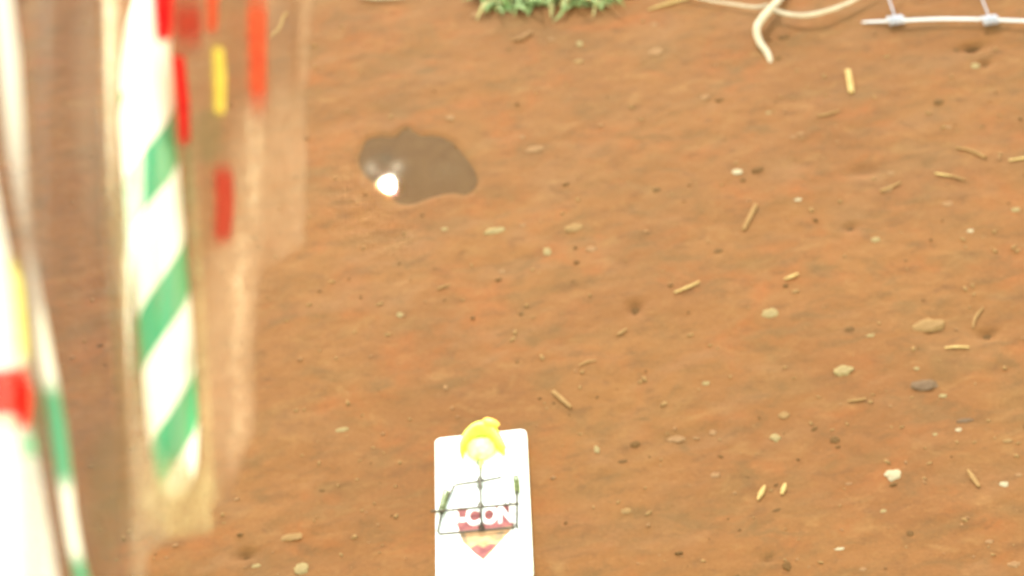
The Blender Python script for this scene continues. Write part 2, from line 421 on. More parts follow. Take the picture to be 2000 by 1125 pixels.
# ---------------------------------------------------------------- pebbles, chips, clods
M = {
 'cream': mat_var('cream stone', (0.1960, 0.1312, 0.0595), (0.2340, 0.1655, 0.0792), 300, spec=0.03),
 'pink': mat_var('pink stone', (0.1759, 0.0862, 0.0399), (0.2218, 0.1208, 0.0586), 300, spec=0.03),
 'white': mat_var('white quartz', (0.2754, 0.2070, 0.1278), (0.3213, 0.2623, 0.1704), 400, spec=0.03),
 'tan': mat_var('tan stone', (0.175, 0.095, 0.038), (0.215, 0.122, 0.054), 250, spec=0.03),
 'grey': mat_var('grey lilac stone', (0.095, 0.055, 0.032), (0.135, 0.082, 0.05), 250, spec=0.03),
 'dark': mat_var('dark bark chip', (0.085, 0.040, 0.014), (0.110, 0.054, 0.020), 300, spec=0.03),
 'brown': mat_var('brown clod', (0.085, 0.042, 0.016), (0.115, 0.058, 0.023), 250, spec=0.03),
 'straw': mat_var('dry straw', (0.3248, 0.2021, 0.0780), (0.4032, 0.2728, 0.1169), 300, spec=0.03),
 'palestraw': mat_var('faded straw', (0.205, 0.112, 0.046), (0.25, 0.14, 0.06), 300, spec=0.03),
}
def rock(kind, px, py, w, h, mk, label, cat, group=None, rot=0, tall=0.22, amp=0.4, sub=3):
    k = mpp(px, py); s = abs(ray(px, py).normalized().z)
    sx = w / 2 * k * 0.88; sy = max(h / 2 * k / s * 0.75, 0.0005)
    p = P(px, py); z = gh(p.x, p.y); sz = min(sx, sy) * tall
    o_ = blob(kind, (p.x, p.y, z + sz * 0.2), sx, sy, sz, M[mk], None, seed=(px * 7 + py) % 97, amp=amp, rot=rot, sub=sub)
    tag(o_, label, cat, group); return o_
GP = 'loose stones on the soil'; GD = 'dark chips and clods on the soil'; GS = 'pieces of straw on the soil'
for a in [
 ('pebble', 1043, 290, 42, 14, 'pink', 'flat pinkish stone chip just right of the puddle, wider than tall', 'pebble'),
 ('pebble', 1020, 266, 12, 9, 'pink', 'tiny pinkish stone just above the flat chip right of the puddle', 'pebble'),
 ('pebble', 966, 449, 42, 16, 'cream', 'oblong cream stone below the lower right end of the puddle', 'pebble'),
 ('pebble', 868, 445, 15, 9, 'cream', 'small cream stone directly below the puddle, left of the oblong one', 'pebble'),
 ('pebble', 1068, 490, 17, 20, 'cream', 'upright yellowish pebble alone below and right of the oblong cream stone', 'pebble'),
 ('pebble', 980, 527, 14, 9, 'pink', 'tiny pink stone under the oblong cream stone', 'pebble'),
 ('pebble', 1155, 487, 26, 13, 'pink', 'faint pink stone right of the upright yellowish pebble', 'pebble'),
 ('pebble', 1120, 445, 42, 20, 'tan', 'broad tan stone half sunk in soil right of the oblong cream stone', 'pebble'),
 ('pebble', 1020, 438, 14, 9, 'pink', 'small pinkish stone close right of the oblong cream stone', 'pebble'),
 ('pebble', 1440, 337, 22, 14, 'white', 'pinkish white pebble beside a black chip in the upper right', 'pebble'),
 ('pebble', 1559, 390, 15, 7, 'white', 'tiny white fleck right of and below the pinkish white pebble', 'pebble'),
 ('pebble', 1505, 615, 34, 22, 'cream', 'cream stone right of centre with a dark hollow at its upper right', 'pebble'),
 ('pebble', 1647, 725, 42, 26, 'cream', 'wide pale orange stone in the right half above the bright teardrop stone', 'pebble'),
 ('pebble', 1744, 930, 34, 28, 'white', 'bright cream teardrop stone, largest pale stone at the lower right', 'pebble'),
 ('pebble', 1961, 946, 20, 13, 'white', 'small bright stone by the right edge, level with the teardrop stone', 'pebble'),
 ('pebble', 1990, 930, 16, 10, 'pink', 'pink stone at the right edge just above the small bright one', 'pebble'),
 ('pebble', 781, 615, 15, 13, 'cream', 'lone pale pebble in open soil between wrapper and centre', 'pebble'),
 ('pebble', 1132, 83, 15, 13, 'cream', 'small yellowish stone below the right half of the grass tuft', 'pebble'),
 ('pebble', 1076, 76, 18, 8, 'pink', 'small orange pink stone below the middle of the grass tuft', 'pebble'),
 ('pebble', 1280, 101, 34, 20, 'pink', 'roundish pink stone between grass tuft and forked dry root', 'pebble'),
 ('pebble', 1278, 45, 18, 8, 'pink', 'thin pinkish stone under the straw at the top edge', 'pebble'),
 ('pebble', 1895, 448, 15, 7, 'white', 'tiny white fleck far right at mid height', 'pebble'),
 ('pebble', 1985, 408, 20, 11, 'cream', 'small cream stone on the right edge below the thin straw', 'pebble'),
 ('pebble', 1379, 749, 18, 9, 'cream', 'small cream stone right of the olive stained soil patch', 'pebble'),
 ('pebble', 1397, 926, 22, 12, 'pink', 'pink stone in reddish soil right of the trap', 'pebble'),
 ('pebble', 1514, 854, 22, 18, 'cream', 'round pale stone in the lower right, below a grey stain', 'pebble'),
 ('pebble', 1530, 811, 24, 16, 'tan', 'blurred tan stone just above the round pale stone', 'pebble'),
 ('pebble', 1700, 655, 20, 7, 'cream', 'flat cream sliver above the wide pale orange stone', 'pebble'),
 ('pebble', 1640, 1075, 22, 7, 'white', 'thin white stone near the bottom edge in the right half', 'pebble'),
 ('pebble', 1815, 635, 64, 34, 'tan', 'large flat tan stone bedded in soil at the right, biggest stone in view', 'pebble'),
 ('pebble', 1806, 752, 58, 28, 'grey', 'flat grey lilac stone at the right, below the large tan one', 'pebble'),
 ('pebble', 1842, 772, 18, 10, 'cream', 'little cream stone touching the lower right of the grey lilac stone', 'pebble'),
 ('pebble', 1790, 720, 14, 8, 'cream', 'little cream stone touching the upper left of the grey lilac stone', 'pebble'),
 ('pebble', 1165, 877, 12, 20, 'cream', 'narrow upright pale stone right of the trap top', 'pebble'),
 ('pebble', 1320, 855, 40, 18, 'pink', 'broad faint pink stone between trap and round pale stone', 'pebble'),
 ('pebble', 1392, 842, 16, 12, 'pink', 'small pink stone close right of the broad faint pink one', 'pebble'),
 ('pebble', 1222, 996, 26, 14, 'tan', 'tan stone right of the trap lettering', 'pebble'),
 ('pebble', 1872, 839, 14, 8, 'white', 'tiny white stone under the dark purple chip at the right', 'pebble'),
 ('pebble', 1826, 848, 12, 7, 'cream', 'tiny cream stone left of the white one under the purple chip', 'pebble'),
 ('pebble', 1968, 862, 22, 10, 'tan', 'tan stone by the right edge below the purple chip', 'pebble'),
 ('pebble', 1740, 335, 18, 8, 'pink', 'tiny pinkish stone between dark stained hollow and short pale straw', 'pebble'),
 ('pebble', 1732, 368, 26, 12, 'pink', 'pale pink stone right of and below the dark stained hollow', 'pebble'),
 ('pebble', 1500, 220, 14, 6, 'cream', 'tiny cream sliver below the foot of the forked dry root', 'pebble'),
 ('pebble', 1376, 190, 22, 10, 'pink', 'pink stone touching the small black chip left of the root foot', 'pebble'),
 ('pebble', 1905, 127, 20, 14, 'cream', 'cream stone inside the dark hollow below the fence wire', 'pebble'),
 ('pebble', 1853, 246, 14, 8, 'pink', 'small pink stone below and left of the dark chip under the fence', 'pebble'),
 ('pebble', 880, 231, 20, 15, 'pink', 'round pinkish stone just above the right part of the puddle', 'pebble'),
 ('pebble', 928, 28, 20, 11, 'pink', 'pinkish stone against the lower left edge of the grass tuft', 'pebble'),
 ('pebble', 1548, 268, 16, 7, 'pink', 'tiny pink stone left of the short pale straw pair, upper right', 'pebble'),
 ('pebble', 1563, 262, 16, 7, 'pink', 'pinkish fleck touching the tiny pink stone, upper right', 'pebble'),
 ('pebble', 1130, 118, 22, 12, 'tan', 'faint tan stone below the small yellowish stone by the grass', 'pebble'),
 ('pebble', 1710, 465, 20, 12, 'cream', 'faint cream stone right of the dark wedge chip, right of centre', 'pebble'),
 ('pebble', 1850, 395, 22, 14, 'pink', 'pinkish stone below the short straw in the right third', 'pebble'),
 ('pebble', 668, 840, 30, 12, 'cream', 'pale curved stone in open soil left of the trap', 'pebble'),
 ('pebble', 590, 1108, 34, 26, 'cream', 'pale yellow stone at the bottom edge right of the dark hole', 'pebble'),
 ('pebble', 570, 1048, 50, 18, 'tan', 'curved tan stone above the pale yellow one at the bottom edge', 'pebble'),
 ('pebble', 500, 1103, 20, 9, 'cream', 'little cream stone just below the dark hole at the bottom', 'pebble'),
 ('pebble', 1725, 1000, 14, 8, 'cream', 'tiny cream stone below the bright teardrop stone', 'pebble'),
 ('pebble', 1658, 945, 14, 6, 'pink', 'tiny pink stone left of the bright teardrop stone', 'pebble'),
 ('pebble', 1686, 1116, 16, 9, 'pink', 'tiny pink stone on the bottom edge right of the dark clod', 'pebble'),
 ('pebble', 1932, 1062, 18, 10, 'pink', 'pink stone near the lower right corner', 'pebble'),
 ('pebble', 1980, 1105, 30, 16, 'pink', 'pink stone in the lower right corner itself', 'pebble'),
]: rock(*a, GP)
for a in [
 ('bark_chip', 1480, 332, 30, 13, 'dark', 'black pointed chip beside the pinkish white pebble', 'bark chip', R(20)),
 ('bark_chip', 1405, 195, 20, 8, 'dark', 'small black chip left of and below the root foot', 'bark chip', 0),
 ('bark_chip', 1240, 603, 42, 24, 'dark', 'dark olive chip slanting up right near the picture centre', 'bark chip', R(52)),
 ('soil_clod', 1660, 441, 24, 14, 'brown', 'dark wedge of soil right of centre, below the grey stained hollow', 'soil clod', R(25)),
 ('soil_clod', 1240, 866, 22, 15, 'dark', 'round dark clod right of the trap top, above the trap wires', 'soil clod', 0),
 ('soil_clod', 1215, 898, 22, 8, 'brown', 'flat brown clod just below the round dark one right of the trap', 'soil clod', 0),
 ('bark_chip', 1503, 1092, 20, 7, 'dark', 'thin black chip near the bottom edge left of the upright dark clod', 'bark chip', 0),
 ('soil_clod', 1537, 1106, 17, 24, 'dark', 'upright dark clod near the bottom edge in the right half', 'soil clod', 0),
 ('bark_chip', 1884, 821, 36, 10, 'grey', 'long purplish chip at the right above two tiny stones', 'bark chip', 0),
 ('soil_clod', 1630, 859, 22, 17, 'brown', 'brown angular clod left above the bright teardrop stone', 'soil clod', R(-30)),
 ('soil_clod', 1659, 642, 20, 14, 'brown', 'brown clod between cream stone and large flat tan stone', 'soil clod', 0),
 ('soil_clod', 1403, 491, 18, 10, 'brown', 'small brown clod above the long bright straw', 'soil clod', 0),
 ('soil_clod', 1283, 371, 18, 12, 'brown', 'brown clod left of and below the pinkish white pebble', 'soil clod', 0),
 ('soil_clod', 1833, 197, 20, 13, 'brown', 'brown clod below the hollow under the fence wire', 'soil clod', R(-20)),
 ('soil_clod', 1018, 612, 14, 9, 'brown', 'little brown clod near the centre of the picture', 'soil clod', 0),
 ('bark_chip', 1530, 73, 26, 9, 'brown', 'brown chip right of the bend of the forked dry root', 'bark chip', R(10)),
 ('bark_chip', 1520, 112, 18, 7, 'dark', 'dark chip touching the right side of the root foot', 'bark chip', R(15)),
 ('soil_clod', 1518, 996, 20, 8, 'brown', 'brown clod below the two pale husks in the lower right', 'soil clod', R(10)),
 ('soil_clod', 1778, 1045, 14, 14, 'brown', 'brown clod below and right of the bright teardrop stone', 'soil clod', 0),
 ('soil_clod', 480, 1082, 28, 16, 'dark', 'dark clod sunk in the hole at the lower left', 'soil clod', 0),
 ('bark_chip', 1892, 88, 60, 10, 'dark', 'long dark chip lying in the hollow under the fence wire', 'bark chip', R(4)),
 ('soil_clod', 1925, 121, 20, 13, 'brown', 'dark crumb beside the cream stone under the fence wire', 'soil clod', R(-20)),
 ('soil_clod', 1925, 650, 40, 15, 'brown', 'brown clod right of the large flat tan stone', 'soil clod', R(28)),
 ('soil_clod', 1866, 95, 16, 10, 'brown', 'brown crumb at the left end of the long dark chip', 'soil clod', 0),
]:
    rock(*a[:8], GD, rot=a[8])
def straw(pts, r, mk, label, kind='straw', cat='straw', group=GS, lift=0.0008, flat=0.6):
    q = []
    for a in pts:
        p = P(a[0], a[1]); z = gh(p.x, p.y) + (a[2] if len(a) > 2 else lift)
        q.append(P(a[0], a[1], z))
    bm = mb(); tube(bm, smooth_path(q, 6), r, 8, flat); o_ = mesh_obj(kind, bm, M[mk]); tag(o_, label, cat, group); return o_
straw([(1317, 571), (1342, 561), (1366, 550)], [.0006, .0009, .0006], 'straw', 'long bright straw slanting up right near the centre')
straw([(1656, 137), (1660, 160), (1663, 180)], [.0018, .0019, .0018], 'straw', 'thick short upright straw below the left end of the fence wire')
straw([(1970, 313), (1990, 310), (2012, 307)], [.0005, .0009, .0009], 'straw', 'bright straw running off the right edge, upper part')
straw([(1826, 338), (1842, 341), (1858, 343)], [.0005, .001, .0005], 'straw', 'short bright straw left of and below the straw at the right edge')
straw([(1858, 343), (1872, 347), (1886, 351)], [.0008, .0008, .0004], 'palestraw', 'faded straw end continuing right from the short bright straw')
straw([(1845, 679), (1870, 677), (1893, 678)], [.0005, .0009, .0006], 'straw', 'level straw below the large flat tan stone')
straw([(1080, 764), (1098, 780), (1115, 795)], [.0012, .0014, .0009], 'palestraw', 'pale straw slanting down right above the trap')
straw([(1476, 400), (1464, 425), (1452, 448)], [.0012, .0014, .0011], 'palestraw', 'faint straw slanting down left below the black pointed chip')
straw([(1532, 545), (1546, 540), (1559, 534)], [.0006, .0012, .0007], 'straw', 'short straw right of the long bright straw')
straw([(1655, 783), (1675, 781), (1692, 778)], [.0005, .0009, .0006], 'palestraw', 'faded level straw below the wide pale orange stone')
straw([(1480, 976), (1487, 962), (1494, 948)], [.0005, .0016, .0005], 'straw', 'left one of two upright pale husks at the lower right')
straw([(1527, 965), (1530, 955), (1534, 944)], [.0006, .0014, .0006], 'straw', 'right one of two upright pale husks at the lower right', )
straw([(1890, 917), (1900, 932), (1912, 950)], [.0006, .0014, .0009], 'palestraw', 'pale straw slanting down right of the bright teardrop stone')
straw([(1868, 288), (1895, 293), (1925, 307)], [.0007, .0009, .0012], 'palestraw', 'faint curved straw left of the straw at the right edge')
straw([(1720, 373), (1738, 366), (1760, 355)], [.0012, .0010, .0005], 'palestraw', 'faint straw touching the pale pink stone in the upper right')
straw([(1596, 226), (1615, 223), (1640, 215)], [.0005, .0009, .0005], 'palestraw', 'faint level straw below the thick short upright straw')
straw([(1205, 654), (1215, 648), (1224, 641)], [.0005, .0010, .0005], 'palestraw', 'short pale straw under the dark olive chip')
straw([(853, 564), (865, 560), (880, 555)], [.0005, .0008, .0004], 'palestraw', 'faint short straw left of centre below the puddle')
straw([(1900, 640), (1905, 620), (1920, 600)], [.0005, .0008, .0004], 'palestraw', 'faint upright straw right of the large flat tan stone')
straw([(1130, 714), (1145, 707), (1165, 703)], [.0004, .0007, .0004], 'palestraw', 'thin pale straw on the olive stained soil patch')
straw([(1266, 19), (1300, 8), (1346, -4)], [.0005, .0011, .0009], 'straw', 'pale straw cut by the top edge right of the grass tuft')
straw([(1000, 78), (1018, 74), (1038, 62)], [.0006, .0018, .0014], 'pink', 'pale pink leaf scrap under the left half of the grass tuft', 'leaf_scrap', 'leaf scrap', None)
straw([(700, -6), (740, -3), (790, -5)], [.0008, .0014, .0008], 'white', 'white stick lying along the top edge above the puddle', 'stick', 'stick', None, 0.002)
straw([(527, 72), (545, 55), (553, 33), (560, 26)], [.0008, .0012, .0010, .0016], 'straw', 'pale hooked straw under the wrapper edge at upper left')

# crumbs no one could count
bm = mb()
for _ in range(900):
    px = random.uniform(-60, 2060); py = random.uniform(-40, 1160); p = P(px, py)
    if abs(p.x - trap_xy.x) < 0.032 and abs(p.y - trap_xy.y) < 0.06: continue
    if math.hypot(p.x - pc.x, p.y - pc.y) < 0.06 and poly_sd(p.x, p.y, puddle_loop) < 0.001: continue
    r = random.choice((0.0004, 0.0005, 0.0007, 0.0009, 0.0013)); mi = random.choices((0, 1, 2), (7, 2, 2))[0]
    ret = bmesh.ops.create_icosphere(bm, subdivisions=1, radius=1); c = Vector((p.x, p.y, gh(p.x, p.y) + r * 0.15))
    a = random.uniform(0, 3.14); sx = r * random.uniform(1, 2.2)
    for v_ in ret['verts']:
        q = v_.co * random.uniform(0.75, 1.2); x_, y_ = q.x * sx, q.y * r
        v_.co = c + Vector((x_ * math.cos(a) - y_ * math.sin(a), x_ * math.sin(a) + y_ * math.cos(a), q.z * r * 0.5))
    for f in {f for v_ in ret['verts'] for f in v_.link_faces}: f.material_index = mi
grit = mesh_obj('soil_crumbs', bm, [M['tan'], M['pink'], M['brown']])
tag(grit, 'fine crumbs of soil and grit strewn over the bare orange ground', 'grit', kind='stuff')

# ---------------------------------------------------------------- grass tuft at the top edge
M_grass = mat_var('green grass blade', (0.10, 0.16, 0.035), (0.18, 0.22, 0.07), 60, 0.6, 0.0)
M_dryg = mat_var('yellowed grass blade', (0.24, 0.19, 0.06), (0.30, 0.24, 0.09), 60, 0.7, 0.0)
rnd = random.Random(3)
def blade(bm, base, d, ln, w, curl, mi):
    side = Vector((-d.y, d.x, 0)).normalized(); prev = None; p = base.copy(); h = Vector((d.x * .35, d.y * .35, 1)).normalized()
    for k in range(8):
        s = k / 7; ww = w * (1 - s ** 2) + 0.0001
        a = bm.verts.new(p + side * ww); c = bm.verts.new(p + Vector((0, 0, ww * 0.5))); b_ = bm.verts.new(p - side * ww)
        if prev:
            for q in ((prev[0], prev[1], c, a), (prev[1], prev[2], b_, c)):
                f = bm.faces.new(q); f.material_index = mi
        prev = (a, c, b_)
        h = (h + Vector((d.x, d.y, -1.1)) * curl * 0.16).normalized(); p = p + h * ln / 7
        if p.z < 0.0006: p.z = 0.0006
bm = mb()
for _ in range(520):
    px = rnd.choice((rnd.gauss(980, 18), rnd.gauss(1070, 38), rnd.gauss(1160, 34))); py = rnd.uniform(-75, 18) if px < 1040 else rnd.uniform(-75, 10)
    p = P(px, py); a = rnd.uniform(0, 6.28); d = Vector((math.cos(a), math.sin(a), 0))
    blade(bm, Vector((p.x, p.y, gh(p.x, p.y) - 0.001)), d, rnd.uniform(0.008, 0.030), rnd.uniform(0.0008, 0.0018), rnd.uniform(0.6, 2.2), 0 if rnd.random() < .72 else 1)
gt = mesh_obj('grass_tuft', bm, [M_grass, M_dryg]); tag(gt, 'low green grass tuft with yellowed blades at the top edge', 'grass tuft')

# ---------------------------------------------------------------- forked dry root
root = empty('dry_root', P(1500, 120)); tag(root, 'pale forked dry root bending down at the upper right beside the fence wire', 'root')
M_root = mat_var('bleached root', (0.32, 0.25, 0.17), (0.44, 0.36, 0.26), 120, 0.8, 0.4)
Rl = root.location
def rt(name, pts, rads):
    q = [P(a, b, gh(P(a, b).x, P(a, b).y) + z) - Rl for a, b, z in pts]
    bm = mb(); tube(bm, smooth_path(q, 8), rads, 10); return mesh_obj(name, bm, M_root, root)
rt('stem', [(1540, -30, .004), (1524, -4, .004), (1510, 12, .006), (1490, 34, .007), (1478, 56, .006), (1484, 82, .003), (1499, 104, .0005), (1505, 124, -.0015), (1506, 145, -.004)], [.0020, .0022, .0024, .0023, .0021, .0018, .0012])
rt('side_shoot', [(1502, 16, .006), (1535, 27, .006), (1575, 30, .006), (1620, 20, .006), (1665, 2, .006), (1710, -25, .006)], [.0014, .0014, .0016, .0012, .0008])
rt('side_shoot', [(1500, 10, .005), (1475, 14, .004), (1430, 8, .003), (1385, 1, .003), (1340, -10, .003)], [.0012, .0009, .0007])

# ---------------------------------------------------------------- wire fence
M_fw = mat_var('white coated wire', (0.46, 0.46, 0.50), (0.56, 0.55, 0.58), 100, 0.4, 0)
M_fk = mat_var('wire knot', (0.30, 0.30, 0.36), (0.42, 0.42, 0.50), 200, 0.4, 0.2)
fb = P(1840, 38); fence = empty('wire_fence', fb); tag(fence, 'white wire mesh fence with wrapped knots along the top right edge', 'fence')
def F_(a, b, z): 
    return P(a, b, z) - fb
path = [(1672, 46, -.002), (1692, 43, .0012), (1722, 42, .0022), (1760, 40, .004), (1810, 38, .004), (1850, 37, .004), (1930, 38, .004), (2010, 41, .004), (2200, 44, .004), (2500, 44, .004)]
bm = mb(); tube(bm, smooth_path([F_(*q) for q in path], 6), [.0004, .0008, .0009, .0010, .0009, .0010, .0010], 8); mesh_obj('line_wire', bm, M_fw, fence)
for hz in (0.05, 0.10, 0.15):
    bm = mb(); a0 = F_(1750, 39, .004); b0 = F_(2500, 44, .004)
    pts = [a0.lerp(b0, k / 12) + Vector((0, hz, 0.003 + 0.001 * math.sin(k * 2.3))) for k in range(13)]
    tube(bm, pts, .0009, 8); mesh_obj('line_wire', bm, M_fw, fence)
for kx in (1750, 1934, 2118, 2302, 2486):
    p = F_(kx, 39 if kx < 2000 else 43, .004)
    bm = mb(); tube(bm, smooth_path([p + Vector((0, -.001, 0)), p + Vector((.0008, .05, .003)), p + Vector((-.0005, .10, .003)), p + Vector((0.0, .152, .003))], 4), .0004, 8); mesh_obj('stay_wire', bm, M_fk, fence)
    for hz in (0, .05, .10, .15):
        bm = mb(); pts = []
        for i in range(33):
            an = i / 32 * 2 * math.pi * 4; pts.append(p + Vector(((i / 32 - .5) * .010, hz + math.cos(an) * .0022, (.003 if hz else 0) + math.sin(an) * .0022)))
        tube(bm, pts, .0010, 6); mesh_obj('knot', bm, M_fk, fence)

# ---------------------------------------------------------------- candy canes in clear wrappers, hanging close to the lens
def cane_mat(name, pitch, w, phase, twist=2.0, e=0.02, start=-1.0, wob_amp=0.10, green=(0.05, 0.36, 0.17), second=None):
    m, t, o = nt(name); b = t.nodes.new('ShaderNodeBsdfPrincipled')
    uv = t.nodes.new('ShaderNodeUVMap'); sp = t.nodes.new('ShaderNodeSeparateXYZ'); lk(t, uv.outputs[0], sp.inputs[0])
    dv = N(t, 'ShaderNodeMath', operation='DIVIDE'); lk(t, sp.outputs[1], dv.inputs[0]); dv.inputs[1].default_value = pitch
    ad = N(t, 'ShaderNodeMath', operation='ADD'); lk(t, dv.outputs[0], ad.inputs[0])
    us = N(t, 'ShaderNodeMath', operation='MULTIPLY'); us.inputs[1].default_value = twist; lk(t, sp.outputs[0], us.inputs[0]); lk(t, us.outputs[0], ad.inputs[1])
    wob = N(t, 'ShaderNodeTexNoise', i_Scale=90.0, i_Detail=2.0); lk(t, coord(t), wob.inputs['Vector'])
    a2 = N(t, 'ShaderNodeMath', operation='MULTIPLY_ADD'); lk(t, wob.outputs[0], a2.inputs[0]); a2.inputs[1].default_value = wob_amp; lk(t, ad.outputs[0], a2.inputs[2])
    a3 = N(t, 'ShaderNodeMath', operation='ADD'); lk(t, a2.outputs[0], a3.inputs[0]); a3.inputs[1].default_value = phase
    fr = N(t, 'ShaderNodeMath', operation='FRACT'); lk(t, a3.outputs[0], fr.inputs[0])
    white = mixc(t, noi(t, coord(t), 40), (0.84, 0.84, 0.76), (0.88, 0.88, 0.82))
    f1 = ramp(t, fr.outputs[0], [(0.0, 0.0), (e, 1.0), (w, 1.0), (w + e, 0.0)])
    gt_ = N(t, 'ShaderNodeMath', operation='GREATER_THAN'); lk(t, sp.outputs[1], gt_.inputs[0]); gt_.inputs[1].default_value = start
    mg = N(t, 'ShaderNodeMath', operation='MULTIPLY'); lk(t, f1, mg.inputs[0]); lk(t, gt_.outputs[0], mg.inputs[1])
    col = mixc(t, mg.outputs[0], white, green)
    if second:
        f2 = ramp(t, fr.outputs[0], [(second[0] - e, 0.0), (second[0], 1.0), (second[1], 1.0), (second[1] + e, 0.0)]); col = mixc(t, f2, col, second[2])
    lk(t, col, b.inputs['Base Color']); b.inputs['Roughness'].default_value = 0.25
    b.inputs['Subsurface Weight'].default_value = 0.7; b.inputs['Subsurface Scale'].default_value = 0.008; b.inputs['Subsurface Radius'].default_value = (1, 0.9, 0.8)
    lk(t, b.outputs[0], o.inputs[0]); return m
def film_mat(name, tint, gloss=0.05):
    m, t, o = nt(name)
    at = N(t, 'ShaderNodeAttribute', attribute_name='frost_and_sheen')
    tr = N(t, 'ShaderNodeBsdfTransparent', i_Color=tint + (1,))
    gl = N(t, 'ShaderNodeBsdfGlossy', i_Roughness=0.22)
    cr = noi(t, coord(t, (1, 1, 1)), 260, 4, 0.7)
    bp = N(t, 'ShaderNodeBump', i_Strength=0.5, i_Distance=0.001); lk(t, cr, bp.inputs['Height']); lk(t, bp.outputs[0], gl.inputs['Normal'])
    df = N(t, 'ShaderNodeBsdfDiffuse'); tl_ = N(t, 'ShaderNodeBsdfTranslucent')
    lk(t, at.outputs['Color'], df.inputs['Color']); lk(t, at.outputs['Color'], tl_.inputs['Color'])
    ms = N(t, 'ShaderNodeMixShader'); ms.inputs[0].default_value = 0.5; lk(t, df.outputs[0], ms.inputs[1]); lk(t, tl_.outputs[0], ms.inputs[2])
    fac = N(t, 'ShaderNodeMath', operation='MULTIPLY'); lk(t, at.outputs['Alpha'], fac.inputs[0]); lk(t, ramp(t, noi(t, coord(t), 300, 5, 0.8), [(0.40, 0.45), (0.56, 1.0)]), fac.inputs[1])
    m1 = N(t, 'ShaderNodeMixShader'); lk(t, fac.outputs[0], m1.inputs[0]); lk(t, tr.outputs[0], m1.inputs[1]); lk(t, ms.outputs[0], m1.inputs[2])
    m2 = N(t, 'ShaderNodeMixShader'); lw = N(t, 'ShaderNodeFresnel', i_IOR=1.4); mm = N(t, 'ShaderNodeMath', operation='MULTIPLY'); lk(t, lw.outputs[0], mm.inputs[0]); mm.inputs[1].default_value = gloss * 5
    lk(t, mm.outputs[0], m2.inputs[0]); lk(t, m1.outputs[0], m2.inputs[1]); lk(t, gl.outputs[0], m2.inputs[2]); lk(t, m2.outputs[0], o.inputs[0]); return m
def hv(t, s_):
    n = N(t, 'ShaderNodeMath', operation='MULTIPLY'); n.inputs[1].default_value = 0.5; lk(t, s_, n.inputs[0]); return n.outputs[0]
def print_mat(name, c1, c2, cover=0.9, scale=500):
    m, t, o = nt(name); v = coord(t)
    df = N(t, 'ShaderNodeBsdfDiffuse'); tl_ = N(t, 'ShaderNodeBsdfTranslucent'); n = noi(t, v, scale, 4, 0.7)
    col = mixc(t, ramp(t, n, [(0.35, 0.0), (0.65, 1.0)]), c1, c2); lk(t, col, df.inputs[0]); lk(t, col, tl_.inputs[0])
    ms = N(t, 'ShaderNodeMixShader'); ms.inputs[0].default_value = 0.4; lk(t, df.outputs[0], ms.inputs[1]); lk(t, tl_.outputs[0], ms.inputs[2])
    tr = N(t, 'ShaderNodeBsdfTransparent'); at = N(t, 'ShaderNodeAttribute', attribute_name='cover')
    mu = N(t, 'ShaderNodeMath', operation='MULTIPLY'); mu.inputs[1].default_value = cover; lk(t, at.outputs['Fac'], mu.inputs[0])
    mu2 = N(t, 'ShaderNodeMath', operation='MULTIPLY'); sm = N(t, 'ShaderNodeMath', operation='ADD'); lk(t, at.outputs['Fac'], sm.inputs[0]); lk(t, noi(t, v, scale * .9, 5, .75), sm.inputs[1])
    lk(t, mu.outputs[0], mu2.inputs[0]); lk(t, ramp(t, hv(t, sm.outputs[0]), [(0.33, 0.0), (0.52, 0.7), (0.72, 1.0)]), mu2.inputs[1])
    m1 = N(t, 'ShaderNodeMixShader'); lk(t, mu2.outputs[0], m1.inputs[0]); lk(t, tr.outputs[0], m1.inputs[1]); lk(t, ms.outputs[0], m1.inputs[2]); lk(t, m1.outputs[0], o.inputs[0]); return m

